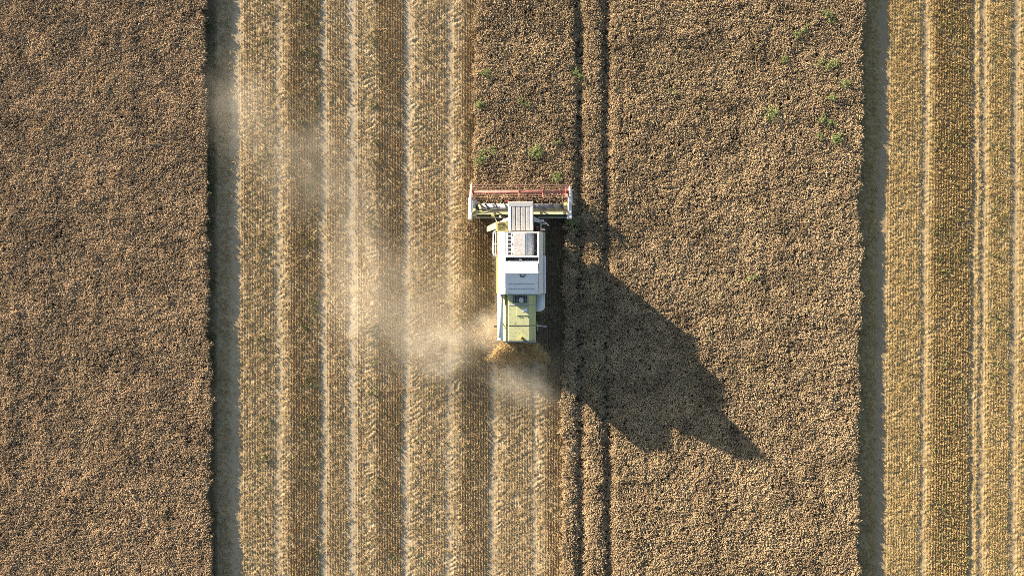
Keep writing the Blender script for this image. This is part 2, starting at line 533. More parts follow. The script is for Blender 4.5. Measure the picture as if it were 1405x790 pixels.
def build_crop(name, label, which, x0, x1, y0=-21.5, y1=21.5, step=0.155):
    gx = np.arange(x0, x1, ROW); gy = np.arange(y0, y1, step)     # drilled rows
    X, Y = np.meshgrid(gx, gy)
    x = X.ravel() + rng.normal(0, 0.03, X.size); y = Y.ravel() + rng.uniform(-0.09, 0.09, X.size)
    keep = crop_mask(x, y)[which]
    x = x[keep]; y = y[keep]
    hs = 0.86 + 0.10 * smooth_noise(x, y, 0.33, 51) + 0.12 * smooth_noise(x, y, 0.9, 53) + 0.07 * smooth_noise(x, y / 30, 0.5, 54) + 0.07 * smooth_noise(x, y, 2.2, 52) + rng.uniform(-0.045, 0.045, len(x))
    tl = tramline(x, y)
    if which == 1:
        k = (tl > 0.75) | (rng.random(len(x)) < 0.55)
        hs = hs * (0.60 + 0.40 * np.clip((tl - 0.5) / 1.15 + rng.normal(0, 0.12, len(x)), 0, 1))
        x, y, hs = x[k], y[k], hs[k]
    n = len(x)
    # lean follows wind-laid patches
    la = smooth_noise(x, y, 2.6, 61) * 9.0; lean = 0.02 + 0.2 * smooth_noise(x, y, 1.2, 62) ** 2
    rot = np.stack([lean * np.cos(la) + rng.normal(0, 0.06, n), lean * np.sin(la) + rng.normal(0, 0.06, n), rng.uniform(0, 6.283, n)], 1)
    ws = rng.uniform(0.8, 1.25, n)
    scl = np.stack([ws, ws, hs], 1)
    tone = 0.04 + 0.44 * smooth_noise(x, y, 0.4, 71) + 0.5 * smooth_noise(x, y, 1.5, 72, 2) + rng.uniform(-0.25, 0.25, n)
    pos = np.stack([x, y, np.full(n, -0.01)], 1)
    return scatter(name, pos, rot, scl, np.clip(tone, 0, 1), crop_coll if which else warm_coll, label, 'crop')


build_crop('standing_crop', 'uncut brown cereal crop filling the left side of the picture', 0, -35.5, -16.5)
build_crop('standing_crop', 'uncut tan cereal crop ahead of and right of the harvester, with two dark wheel lines', 1, -3.2, 21.5)


# ---- stubble: short cut stalks in drilled rows
def stub_tuft():
    mb = MB()
    for i in range(7):
        b = V((uni(-0.02, 0.02), uni(-0.06, 0.06), -0.02)); h = uni(0.7, 1.05)
        la = uni(0, 6.283); ln = uni(0, 0.3)
        t = b + V((math.cos(la) * ln * 0.13, math.sin(la) * ln * 0.13, 0))
        mb.spindle([b, V((t.x, t.y, h))], [0.009, 0.0085], 3, 0)
    return mb


stub_coll = proto_collection('stubble_tuft', [stub_tuft().mesh('stubble_tuft', [M['stub']]) for _ in range(6)])


gold_coll = proto_collection('golden_stubble_tuft', [stub_tuft().mesh('golden_stubble_tuft', [M['stub_gold']]) for _ in range(6)])


def litter_bunch(n, rad, flat):
    mb = MB()
    for i in range(n):
        c = V((uni(-rad, rad), uni(-rad, rad), uni(0.004, flat)))
        a = uni(0, 6.283); L = uni(0.06, 0.2); e = uni(-0.15, 0.25)
        d = V((math.cos(a), math.sin(a), e)) * L / 2
        mb.ribbon([c - d, c + d], [0.011, 0.009], V((-math.sin(a), math.cos(a), uni(-0.6, 0.6))).normalized(), 0)
    return mb


litter_coll = proto_collection('straw_bunch', [litter_bunch(14, 0.11, 0.05).mesh('straw_bunch', [M['litter']]) for _ in range(6)])

gold_litter_coll = proto_collection('golden_straw_bunch', [litter_bunch(14, 0.11, 0.05).mesh('golden_straw_bunch', [M['litter_gold']]) for _ in range(6)])


def build_stubble(name, label, px0, px1, hue):
    x0, x1 = (px0 - 702.5) / S, (px1 - 702.5) / S
    rows = np.arange(x0, x1, ROW); gy = np.arange(-20, 20, 0.095)
    X, Y = np.meshgrid(rows, gy)
    x = X.ravel(); y = Y.ravel() + rng.uniform(-0.05, 0.05, X.size)
    sl = np.where(x * S + 702.5 > 950, 6.0 / 790, 0.0)     # rows on the right run a touch aslant
    x = x + sl * y + rng.normal(0, 0.007, X.size) 
    cl, cm = crop_mask(x, y)
    k = ~(cl | cm)
    x, y = x[k], y[k]
    st = strips(x, y)
    patch = smooth_noise(x, y, 0.9, 83)
    k = rng.random(len(x)) < st[5] * (0.55 + 0.7 * patch)
    x, y, patch = x[k], y[k], patch[k]; st = [s[k] for s in st]
    z = ground_z(x, y, st); n = len(x)
    h = np.maximum(st[6], 0.035) * rng.uniform(0.75, 1.2, n) * (0.8 + 0.4 * smooth_noise(x, y, 1.5, 84))
    flat = np.clip(st[4] / 0.03, 0, 1)      # ridden-over strips are laid over
    rot = np.stack([rng.normal(0, 0.12, n) + flat * rng.normal(0.08, 0.3, n), rng.normal(0, 0.12, n) + flat * rng.normal(0.08, 0.3, n), rng.choice([0, math.pi], n) + rng.normal(0, 0.15, n)], 1)
    ws = rng.uniform(0.9, 1.2, n)
    scl = np.stack([ws, ws, h], 1)
    tone = np.clip(0.25 + 0.3 * smooth_noise(x, y, 3.0, 85) + 0.35 * patch + rng.uniform(-0.25, 0.25, n) + hue - 0.3 * fresh(x, y) * (x < 5), 0, 1)  # just-cut stubs toned darker to deepen the shade beside the machine
    scatter(name, np.stack([x, y, z], 1), rot, scl, tone, gold_coll if px0 > 950 else stub_coll, label, 'stubble')


build_stubble('stubble', 'rows of cut stubble between the left crop and the harvester', 292, 778, 0.0)
build_stubble('stubble', 'golden rows of cut stubble along the right border of the picture', 1170, 1470, 0.12)


def build_litter(name, label, px0, px1, dens):
    x0, x1 = (px0 - 702.5) / S, (px1 - 702.5) / S
    n = int((x1 - x0) * 40 * dens)
    x = rng.uniform(x0, x1, n); y = rng.uniform(-20, 20, n)
    cl, cm = crop_mask(x, y)
    st = strips(x, y)
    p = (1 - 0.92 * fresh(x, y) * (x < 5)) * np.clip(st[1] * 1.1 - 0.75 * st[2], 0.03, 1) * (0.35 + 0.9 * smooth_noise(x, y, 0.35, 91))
    k = ~(cl | cm) & (rng.random(n) < p)
    x, y = x[k], y[k]; st = [s[k] for s in st]
    z = ground_z(x, y, st); n = len(x)
    rot = np.stack([rng.normal(0, 0.15, n), rng.normal(0, 0.15, n), rng.uniform(0, 6.283, n)], 1)
    ws = rng.uniform(0.6, 1.25, n); scl = np.stack([ws, ws, rng.uniform(0.7, 2.0, n)], 1)
    tone = np.clip(0.3 + 0.4 * smooth_noise(x, y, 1.2, 93) + rng.uniform(-0.2, 0.35, n), 0, 1)
    scatter(name, np.stack([x, y, z], 1), rot, scl, tone, gold_litter_coll if px0 > 950 else litter_coll, label, 'straw')


build_litter('loose_straw', 'loose pale straw lying over the stubble left of the harvester', 292, 778, 34)
build_litter('loose_straw', 'loose golden straw lying over the stubble at the right border', 1170, 1470, 30)


# ---- low green regrowth between the stubble rows
def leaf_tuft(n, rad, hgt, w):
    mb = MB()
    for i in range(n):
        a = uni(0, 6.283); r = rad * 0.35 * math.sqrt(rnd())
        b = V((r * math.cos(a), r * math.sin(a), 0)); d = V((math.cos(a + uni(-0.6, 0.6)), math.sin(a + uni(-0.6, 0.6)), 0))
        L = rad * uni(0.5, 1.1); h = hgt * uni(0.6, 1.1)
        pts = [b, b + d * L * 0.3 + V((0, 0, h * 0.7)), b + d * L * 0.7 + V((0, 0, h)), b + d * L + V((0, 0, h * uni(0.55, 0.95)))]
        mb.ribbon(pts, [w * 0.6, w, w * 0.8, w * 0.15], V((-d.y, d.x, uni(-0.4, 0.4))).normalized(), 0)
    return mb


leaf_coll = proto_collection('green_seedling', [leaf_tuft(9, 0.10, 0.10, 0.018).mesh('green_seedling', [M['weed']]) for _ in range(4)])


def build_regrowth():
    xs = []; ys = []
    for px0, px1, n, pw in ((284, 297, 500, 0.5), (412, 436, 380, 0.5), (508, 516, 160, 0.5), (516, 548, 120, 0.5), (350, 372, 120, 0.5), (555, 612, 90, 0.5), (628, 650, 60, 0.5), (1280, 1330, 300, 0.5), (1359, 1386, 130, 0.5)):
        x = (rng.uniform(px0, px1, n * 3) - 702.5) / S; y = rng.uniform(-19, 19, n * 3)
        k = rng.random(n * 3) < np.clip(smooth_noise(x, y, 0.8, 95) * 2.0 - pw * 1.5, 0, 1)
        xs.append(x[k]); ys.append(y[k])
    x = np.concatenate(xs); y = np.concatenate(ys)
    cl, cm = crop_mask(x, y); k = ~(cl | cm); x, y = x[k], y[k]; n = len(x)
    z = ground_z(x, y)
    rot = np.stack([rng.normal(0, 0.2, n), rng.normal(0, 0.2, n), rng.uniform(0, 6.283, n)], 1)
    ws = rng.uniform(0.6, 1.5, n); scl = np.stack([ws, ws, ws * rng.uniform(0.8, 1.6, n)], 1)
    scatter('green_regrowth', np.stack([x, y, z], 1), rot, scl, rng.uniform(0.1, 0.9, n), leaf_coll, 'sparse green seedlings and grass growing between the stubble rows', 'weeds')


build_regrowth()


# ------------------------------------------------------------------ weeds standing in the crop, one by one
def weed_mat():
    m, n, l, b = new_mat('weed leaf')
    geo = n.new('ShaderNodeNewGeometry'); ns = n.new('ShaderNodeTexNoise'); ns.inputs['Scale'].default_value = 7
    l.new(geo.outputs['Position'], ns.inputs['Vector'])
    rp = n.new('ShaderNodeValToRGB'); rp.color_ramp.elements[0].position = 0.3; rp.color_ramp.elements[1].position = 0.7
    rp.color_ramp.elements[0].color = (0.10, 0.14, 0.04, 1); rp.color_ramp.elements[1].color = (0.33, 0.40, 0.13, 1)
    l.new(ns.outputs['Fac'], rp.inputs[0]); l.new(rp.outputs[0], b.inputs['Base Color'])
    b.inputs['Roughness'].default_value = 0.6
    t = n.new('ShaderNodeBsdfTranslucent'); l.new(rp.outputs[0], t.inputs['Color'])
    ms = n.new('ShaderNodeMixShader'); ms.inputs[0].default_value = 0.25
    l.new(b.outputs[0], ms.inputs[1]); l.new(t.outputs[0], ms.inputs[2]); l.new(ms.outputs[0], n['Material Output'].inputs['Surface'])
    return m


M['weed1'] = weed_mat()


def weed_mesh(n):
    mb = MB()
    subs = [(uni(-0.22, 0.22), uni(-0.26, 0.26), uni(0.6, 1.0)) for _ in range(4)]
    for i in range(n):
        sx, sy, sz = subs[i % 4]
        a = uni(0, 6.283); r = 0.2 * math.sqrt(rnd())
        b = V((sx + r * 0.3 * math.cos(a), sy + r * 0.3 * math.sin(a), 0)); top = V((sx + r * math.cos(a), sy + r * math.sin(a), uni(0.46, 0.66) * (0.8 + 0.25 * sz)))
        mb.ribbon([b, b.lerp(top, 0.5) + V((0, 0, 0.05)), top], [0.010, 0.009, 0.007], V((-math.sin(a), math.cos(a), 0)))
        for q in range(6):
            s = b.lerp(top, uni(0.6, 1.0)); fa = uni(0, 6.283); fd = V((math.cos(fa), math.sin(fa), 0)); L = uni(0.05, 0.13)
            mb.ribbon([s, s + fd * L * 0.5 + V((0, 0, uni(0.0, 0.05))), s + fd * L + V((0, 0, uni(-0.06, 0.04)))], [0.010, uni(0.018, 0.03), 0.004], V((-fd.y, fd.x, uni(-0.6, 0.6))).normalized())
    return mb.mesh('weed', [M['weed1']])


weed_meshes = [weed_mesh(32) for _ in range(4)]
WEEDS = [
    (665, 213, 1.15, 'largest bright green weed clump at the crop edge, up and left of the reel'),
    (737, 205, 1.0, 'bright green weed clump in the crop straight ahead of the cab'),
    (763, 239, 0.8, 'yellow-green weed just above the right part of the red reel'),
    (763, 195, 0.5, 'faint small weed above the weed nearest the red reel'),
    (717, 141, 0.6, 'faint weed high above the clump straight ahead of the cab'),
    (663, 101, 0.65, 'small weed at the crop edge, topmost of those along that edge'),
    (662, 140, 0.6, 'small weed at the crop edge between the topmost one and the largest clump'),
    (793, 106, 0.75, 'green weed growing in the left wheel line of the crop'),
    (787, 309, 0.7, 'dull green weed in the crop just behind the right end of the header'),
    (1062, 158, 1.0, 'wide green weed clump alone, left of the group near the right crop edge'),
    (1153, 190, 1.0, 'bright green weed near the right crop edge, lowest of its group'),
    (1135, 170, 0.95, 'green weed near the right crop edge, just up and left of the lowest one'),
    (1134, 88, 1.0, 'tall patch of green weed near the right crop edge, about a tenth down the picture'),
    (1158, 114, 0.7, 'small bright weed closest to the right crop edge'),
    (1138, 132, 0.6, 'small pale weed midway in the group near the right crop edge'),
    (1102, 46, 0.9, 'green weed patch near the top border, right part of the crop'),
    (1136, 24, 0.7, 'weed nearest the top border, by the right crop edge'),
    (1073, 83, 0.6, 'dull weed left of the tall patch near the right crop edge'),
    (1128, 190, 0.6, 'pale small weed left of the lowest bright weed by the right crop edge'),
    (1030, 381, 0.6, 'lone yellow-green weed in the crop right of the harvester shadow'),
    (921, 127, 0.5, 'faint lone weed in the middle of the upper crop'),
]
for i, (px, py, s, lab) in enumerate(WEEDS):
    o = link('weed', weed_meshes[i % 4])
    p = W(px, py, 0.5)
    o.location = (p.x, p.y, 0.0)
    o.rotation_euler = (uni(-0.08, 0.08), uni(-0.08, 0.08), uni(0, 6.28))
    o.scale = (s * uni(1.3, 1.7), s * uni(1.3, 1.7), 1.08 + 0.2 * s)
    tag(o, lab, 'weed', 'green weeds standing in the crop')


# ------------------------------------------------------------------ combine harvester
def box(x0, y0, x1, y1, z0, z1, mb=None):
    """box whose top the photograph shows from (x0,y0) to (x1,y1)"""
    mb = mb or MB()
    a = W(x0, y0, z1); b = W(x1, y1, z1)
    xa, xb = min(a.x, b.x), max(a.x, b.x); ya, yb = min(a.y, b.y), max(a.y, b.y)
    mb.add([(xa, ya, z0), (xb, ya, z0), (xb, yb, z0), (xa, yb, z0), (xa, ya, z1), (xb, ya, z1), (xb, yb, z1), (xa, yb, z1)],
           [(3, 2, 1, 0), (4, 5, 6, 7), (0, 1, 5, 4), (1, 2, 6, 5), (2, 3, 7, 6), (3, 0, 4, 7)])
    return mb


def sheet(pts, th, mb=None):
    """sheet of metal through seen points (px,py,z), thickness th downwards along its normal"""
    mb = mb or MB()
    ps = [W(*p) for p in pts]
    nrm = (ps[1] - ps[0]).cross(ps[2] - ps[0]).normalized()
    if nrm.z < 0: nrm = -nrm
    n = len(ps)
    vs = ps + [p - nrm * th for p in ps]
    fs = [tuple(range(n)), tuple(range(2 * n - 1, n - 1, -1))] + [(i, i + n, (i + 1) % n + n, (i + 1) % n) for i in range(n)]
    mb.add(vs, fs)
    return mb


def tube(pts, r, k=10, mb=None, world=False, cap=True):
    mb = mb or MB()
    ps = [V(p) if world else W(*p) for p in pts]
    rs = r if isinstance(r, (list, tuple)) else [r] * len(ps)
    n = len(ps); vs = []; fs = []
    t0 = (ps[1] - ps[0]).normalized(); u = t0.orthogonal().normalized()
    for i, p in enumerate(ps):
        t = (ps[min(i + 1, n - 1)] - ps[max(i - 1, 0)]).normalized()
        u = (u - t * u.dot(t)).normalized(); w = t.cross(u)
        for j in range(k):
            a = 2 * math.pi * j / k
            vs.append(p + (u * math.cos(a) + w * math.sin(a)) * rs[i])
    for i in range(n - 1):
        for j in range(k):
            fs.append((i * k + j, i * k + (j + 1) % k, (i + 1) * k + (j + 1) % k, (i + 1) * k + j))
    if cap:
        fs.append(tuple(range(k - 1, -1, -1))); fs.append(tuple((n - 1) * k + j for j in range(k)))
    mb.add(vs, fs)
    return mb


def lathe(center, axis, prof, k=24, mb=None):
    """turned shape: prof = [(along axis, radius)]"""
    mb = mb or MB()
    c = V(center); t = V(axis).normalized(); u = t.orthogonal().normalized(); w = t.cross(u)
    vs = []; fs = []
    for (s, r) in prof:
        for j in range(k):
            a = 2 * math.pi * j / k
            vs.append(c + t * s + (u * math.cos(a) + w * math.sin(a)) * max(r, 0.001))
    for i in range(len(prof) - 1):
        for j in range(k):
            fs.append((i * k + j, i * k + (j + 1) % k, (i + 1) * k + (j + 1) % k, (i + 1) * k + j))
    mb.add(vs, fs)
    return mb


combine = bpy.data.objects.new('combine_harvester', None)
COL.objects.link(combine)
combine.empty_display_size = 1.0
BASE = W(715, 372, 0)
combine.location = BASE
tag(combine, 'pale green and white combine harvester with red reel cutting the brown crop', 'combine harvester')


def part(name, mb, mat, parent=None, bevel=0.0, smooth=False, label=None):
    me = mb.mesh(name, [], smooth)
    bm = bmesh.new(); bm.from_mesh(me)
    bmesh.ops.recalc_face_normals(bm, faces=bm.faces)
    bm.to_mesh(me); bm.free()
    top = combine if parent is None else parent
    o = link(name, me, M[mat] if isinstance(mat, str) else mat, top)
    me.transform(Matrix.Translation(-BASE))
    if bevel > 0:
        b = o.modifiers.new('edge', 'BEVEL'); b.width = bevel; b.segments = 2; b.limit_method = 'ANGLE'
    if label: o['label'] = label
    return o


# --- underbody
part('threshing_body', box(699, 316, 731, 462, 0.42, 1.95), 'green', bevel=0.03)
part('front_axle', tube([(683, 332, 0.8), (747, 332, 0.8)], 0.11), 'dark')
part('rear_axle', tube([(694, 446, 0.55), (737, 446, 0.55)], 0.08), 'dark')


def wheel(px, py, r, w, side):
    c = W(px, py, r); c.z = r
    t = lathe(c, (1, 0, 0), [(-w / 2, r * 0.55), (-w / 2, r * 0.86), (-w * 0.4, r * 0.96), (0, r * 0.985), (w * 0.4, r * 0.96), (w / 2, r * 0.86), (w / 2, r * 0.55)], 32)
    ty = MB(); ty.v, ty.f, ty.m = t.v, t.f, t.m
    n = 20
    for q in range(n):       # lugs
        for s in (-1, 1):
            a0 = 2 * math.pi * (q + (0.25 if s > 0 else -0.25)) / n
            vs = []
            for (dx, da) in ((0.02, 0.0), (w * 0.47, 0.16)):
                for db in (-0.035, 0.035):
                    for rr in (r * 0.95, r * 1.02 if dx < 0.1 else r * 0.97):
                        a = a0 + da + db
                        vs.append((c.x + s * dx, c.y + rr * math.cos(a), c.z + rr * math.sin(a)))
            ty.add(vs, [(1, 3, 7, 5), (0, 1, 5, 4), (2, 6, 7, 3), (0, 2, 3, 1), (4, 5, 7, 6)])
    wh = part('wheel', lathe(c, (1, 0, 0), [(-w * 0.2, 0.02), (-w * 0.2, r * 0.2), (side * w * 0.15, r * 0.5)], 24), 'rim')
    part('tyre', ty, 'rubber', wh, smooth=False)
    part('rim', lathe(c, (1, 0, 0), [(-w * 0.45, r * 0.56), (-w * 0.2, r * 0.5), (w * 0.2, r * 0.5), (w * 0.45, r * 0.56)], 24), 'rim', wh)


wheel(688, 332, 0.80, 0.52, -1)
wheel(742, 332, 0.80, 0.52, 1)
wheel(693, 446, 0.56, 0.36, -1)
wheel(738, 446, 0.56, 0.36, 1)

# --- feeder house under the cab, to the table
part('feeder_house', sheet([(704, 291, 0.75), (725, 291, 0.75), (725, 318, 1.75), (704, 318, 1.75)], 0.55), 'green', bevel=0.02)

# --- cutting table (header)
header = part('header', box(646.5, 278, 781, 292, 0.16, 0.24), 'green')
part('back_wall', sheet([(648, 294, 1.12), (780, 294, 1.12), (780, 288.3, 0.86), (648, 288.3, 0.86)], 0.04), 'table', header)
mbw = box(648, 292.5, 780, 294.2, 0.2, 0.9)
part('rear_sheet', mbw, 'green', header)
part('rear_beam', box(650, 294.5, 700, 296, 0.35, 0.6), 'dark', header)
part('rear_beam', box(732, 294.5, 778, 296, 0.35, 0.6), 'dark', header)
part('pipe', tube([(652, 298.2, 0.75), (693, 298.2, 0.75)], 0.03), 'offwhite', header)
part('pipe', tube([(738, 298.2, 0.75), (778, 298.2, 0.75)], 0.03), 'offwhite', header)
for a in (665, 676, 757): part('pipe_clamp', box(a - 1.4, 297, a + 1.4, 299.6, 0.68, 0.8), 'deck', header)
# side walls with dividers
part('side_divider', sheet([(642, 272, 0.85), (645, 269.5, 0.9), (648, 270, 1.0), (648, 293, 1.05), (642, 293, 0.95)], 0.5), 'yellow', header, 0.02).data.materials[0] = M['offwhite']
part('end_guard', box(642, 293, 647.6, 301, 0.3, 1.05), 'offwhite', header, 0.03)
part('side_divider', sheet([(780, 258, 0.75), (782.5, 257, 0.78), (783, 277, 1.0), (779.6, 277, 1.02)], 0.45), 'offwhite', header, 0.02)
part('divider_housing', box(779.5, 277.3, 784.5, 293, 0.3, 1.0), 'offwhite', header, 0.03)
part('end_guard', box(778, 293.4, 785, 300, 0.3, 1.08), 'offwhite', header, 0.04)
part('divider_nose', tube([(646.4, 270, 0.7), (646.6, 256, 0.45), (646.8, 250, 0.2)], [0.10, 0.06, 0.015]), 'offwhite', header)
part('divider_nose', tube([(781.5, 258, 0.5), (781.2, 251, 0.2)], [0.08, 0.015]), 'offwhite', header)
part('chain_guard', sheet([(648.5, 284, 0.95), (655, 289, 1.12), (664, 291, 1.12), (665, 293, 1.1), (654, 292.2, 1.1), (648.5, 291, 1.05)], 0.04), 'yellow', header)
part('chain_guard', sheet([(655.5, 281, 0.9), (658, 280, 0.92), (661, 286, 1.0), (658, 287, 1.0)], 0.04), 'yellow', header)
part('chain_guard', sheet([(773, 278, 0.9), (777.5, 277, 0.92), (778, 287, 1.0), (775, 287, 1.0)], 0.04), 'yellow', header)
# cutter bar with fingers
mbk = box(648, 276.4, 779, 278, 0.12, 0.17)
for q in range(76):
    a = 649 + q * 1.72
    mbk = sheet([(a - 0.35, 276.4, 0.16), (a + 0.35, 276.4, 0.16), (a + 0.1, 273.6, 0.14), (a - 0.1, 273.6, 0.14)], 0.02, mbk)
part('cutter_bar', mbk, 'steel', header)
# auger with two flights winding to the middle
part('auger', tube([(651, 284.3, 0.52), (776, 284.3, 0.52)], 0.20, 20), 'steel', header, smooth=True)
A0 = W(651, 284.3, 0.52); A1 = W(776, 284.3, 0.52)
for s in (0, 1):
    mbf = MB(); n = 72; vs = []; fs = []
    for i in range(n + 1):
        t = i / n
        x = A0.x + (A1.x - A0.x) * (t * 0.42 if s == 0 else 1 - t * 0.42)
        a = t * 2 * math.pi * 4 * (1 if s == 0 else -1) + (0 if s == 0 else math.pi)
        for rr in (0.19, 0.29):
            vs.append((x, A0.y + rr * math.cos(a), 0.52 + rr * math.sin(a)))
        if i: fs.append((2 * i - 2, 2 * i - 1, 2 * i + 1, 2 * i))
    mbf.add(vs, fs)
    part('auger_flight', mbf, 'dark', header)

# --- reel
RZ, RR = 1.30, 0.43
rc0 = W(647.5, 263.8, RZ); rc1 = W(778, 263.8, RZ)
reel = part('reel', tube([rc0, rc1], 0.085, 16, world=True), 'red', smooth=True, label='faded red reel with thin bats')
ANG = [R(18 + 60 * k) for k in range(6)]
for k, a in enumerate(ANG):
    yy = rc0.y + RR * math.cos(a); zz = RZ + RR * math.sin(a)
    mbb = tube([(rc0.x, yy, zz), (rc1.x, yy, zz)], 0.014, 6, world=True)
    for q in range(46):      # tines
        tx = rc0.x + 0.08 + q * (rc1.x - rc0.x - 0.16) / 45
        mbb.ribbon([V((tx, yy, zz)), V((tx, yy - 0.04, zz - 0.22))], [0.008, 0.005], V((1, 0, 0)))
    part('bat', mbb, 'bat', reel)
for px, wd in ((648, 0.05), (712, 0.05), (744.5, 0.055), (777, 0.13)):
    cx = W(px, 263.8, RZ).x
    mbs = MB()
    n = 6
    vs = []
    for sx in (-wd / 2, wd / 2):
        vs.append((cx + sx, rc0.y, RZ))
    for a in ANG:            # flat arms from hub to bats
        for sx in (-wd / 2, wd / 2):
            pass
        d = V((0, math.cos(a), math.sin(a))); u = V((0, -math.sin(a), math.cos(a)))
        c = V((cx, rc0.y, RZ))
        q = []
        for sx in (-wd / 2, wd / 2):
            for (s, h) in ((0.05, 0.055), (RR + 0.02, 0.03)):
                q.append(c + V((sx, 0, 0)) + d * s + u * h); q.append(c + V((sx, 0, 0)) + d * s - u * h)
        mbs.add(q, [(0, 1, 3, 2), (4, 6, 7, 5), (0, 2, 6, 4), (1, 5, 7, 3), (2, 3, 7, 6), (0, 4, 5, 1)])
    part('spider', mbs, 'red', reel)
part('reel_arm', tube([(646.2, 292, 1.1), (646.6, 266, 1.36), (647, 252.5, 1.2)], [0.055, 0.05, 0.03], 8), 'offwhite', reel)
part('reel_arm', tube([(780.2, 292, 1.1), (780.4, 262, 1.36)], 0.05, 8), 'offwhite', reel)
part('reel_drive', lathe(W(777, 263.8, RZ) + V((0.08, 0, 0)), (1, 0, 0), [(0, 0.01), (0, 0.22), (0.05, 0.22), (0.05, 0.01)], 20), 'red', reel)
part('reel_motor', lathe(W(697.5, 276.5, 1.2), (0, 0, 1), [(-0.1, 0.01), (-0.1, 0.07), (0.06, 0.07), (0.08, 0.01)], 12), 'redlamp', reel)

# --- cab
cab = part('cab', box(700.5, 282, 728.5, 316, 1.75, 2.0), 'offwhite', bevel=0.03)
for q in ((700, 282), (728.6, 282), (700, 314.5), (728.6, 314.5)):
    part('pillar', box(q[0], q[1], q[0] + 1.6, q[1] + 1.8, 1.9, 3.3), 'dark', cab)
part('windscreen', sheet([(701.5, 281, 3.3), (728.5, 281, 3.3), (728.5, 286, 2.0), (701.5, 286, 2.0)], 0.02), 'glass', cab)
part('side_window', sheet([(700.4, 284, 3.28), (700.4, 314, 3.28), (700.0, 314, 2.0), (700.0, 284, 2.0)], 0.02), 'glass', cab)
part('side_window', sheet([(730.0, 284, 3.28), (730.0, 314, 3.28), (730.4, 314, 2.0), (730.4, 284, 2.0)], 0.02), 'glass', cab)
part('rear_panel', box(701.5, 315.2, 728.5, 316.4, 1.95, 3.28), 'dark', cab)
roof = part('roof', box(697, 276.8, 732, 316.6, 3.28, 3.40), 'roof', cab, 0.03)
part('roof_front', box(697.4, 277.2, 731.4, 283.5, 3.40, 3.47), 'roof', cab, 0.025)
ribs = (697.2, 702.0, 707.6, 714.6, 721.6, 727.4, 731.6)
for i in range(6):
    part('roof_panel', box(ribs[i] + (0.55 if i else 0), 283.7, ribs[i + 1] - 0.5, 316.2, 3.40, 3.475 if i in (0, 5) else 3.455), 'white' if i in (0, 5) else 'roof', cab, 0.018)
part('seat', box(711, 300, 718, 308, 1.98, 2.5), 'dark', cab, 0.05)
# cheek plates and mirrors either side
part('cheek_plate', sheet([(686.5, 304.5, 1.75), (690, 301.5, 1.9), (697, 299.2, 2.05), (697, 304.2, 2.0)], 0.05), 'offwhite', cab, 0.01)
part('cheek_plate', sheet([(732.6, 297.5, 2.05), (736, 299, 2.0), (742, 304.5, 1.85), (742, 306, 1.8), (732.6, 304.5, 2.0)], 0.05), 'offwhite', cab, 0.01)
part('mirror', box(673.5 + 1, 294.3, 678.5, 296.8, 2.1, 2.5), 'deck', cab, 0.02)
part('mirror_arm', tube([(697, 300, 2.5), (690, 302, 2.45), (683, 306, 2.3), (677, 296, 2.3)], 0.022, 6), 'offwhite', cab)
part('mirror', box(685, 296, 688, 298.6, 2.1, 2.5), 'offwhite', cab, 0.03)
part('mirror_arm', tube([(732, 300, 2.6), (738, 301, 2.55), (743, 303, 2.5)], 0.04, 6), 'offwhite', cab)
part('mirror', box(741.5, 301.4, 746.5, 303.8, 2.2, 2.6), 'offwhite', cab, 0.04)
part('hand_rail', tube([(742, 318, 2.5), (742.2, 307, 2.5), (750, 306.5, 2.45), (752.6, 309.5, 2.3)], 0.035, 6), 'offwhite', cab)
part('hand_rail', tube([(742.2, 304.5, 2.45), (749, 305, 2.4)], 0.02, 6), 'offwhite', cab)
part('side_step', box(732.5, 306, 741.5, 317, 1.55, 1.62), 'dark', cab)
part('extinguisher', tube([(737.5, 314.5, 1.65), (737.5, 314.5, 2.1)], 0.08, 10), 'redlamp', cab)
part('work_lamp', box(735.5, 311, 739.5, 312, 1.7, 1.95), 'deck', cab)

# --- platform, ladder and walkway on the left
plat = part('platform', box(681, 304.3, 697, 317.4, 1.84, 1.92), 'deck', bevel=0.01)
for q in range(5):
    part('grip_slot', box(683, 305.6 + q * 2.25, 692.5, 306.5 + q * 2.25, 1.922, 1.935), 'dark', plat)
ladder = part('ladder', sheet([(668, 311, 1.0), (680.4, 304.6, 1.86), (680.4, 314, 1.86), (668, 318.2, 1.0)], 0.04), 'deck')
for q in range(5):
    t = 0.12 + q * 0.185
    xa = 668 + 12.4 * t; ya = 311 - 6.4 * t; yb = 318.2 - 4.2 * t; zz = 1.0 + 0.86 * t
    part('step', sheet([(xa, ya + 0.4, zz + 0.03), (xa + 0.9, ya + 0.2, zz + 0.06), (xa + 0.9, yb - 0.5, zz + 0.06), (xa, yb - 0.3, zz + 0.03)], 0.025), 'offwhite', ladder)
walk = part('walkway', box(682, 317.8, 689, 352, 1.84, 1.93), 'deck', bevel=0.01)
part('railing', tube([(681.5, 316, 1.95), (678.5, 317.5, 2.7), (677, 319, 2.75), (676.6, 346, 2.75), (677.2, 350.5, 2.72), (680, 351.6, 2.7), (687, 351.8, 2.6)], 0.035, 8), 'white', walk)
part('railing', tube([(680.5, 319, 1.95), (680.2, 320, 2.35), (679.9, 347, 2.35), (680.2, 350, 2.3), (684, 351.4, 2.2)], 0.028, 8), 'white', walk)
for yy in (320, 335, 348):
    part('railing_post', tube([(681.4, yy, 1.9), (679.8, yy, 2.35), (676.8, yy, 2.75)], 0.02, 6), 'white', walk)
part('fire_bucket', tube([(680.6, 346.5, 1.95), (680.6, 346.5, 2.2)], [0.06, 0.08], 10), 'redlamp', walk)

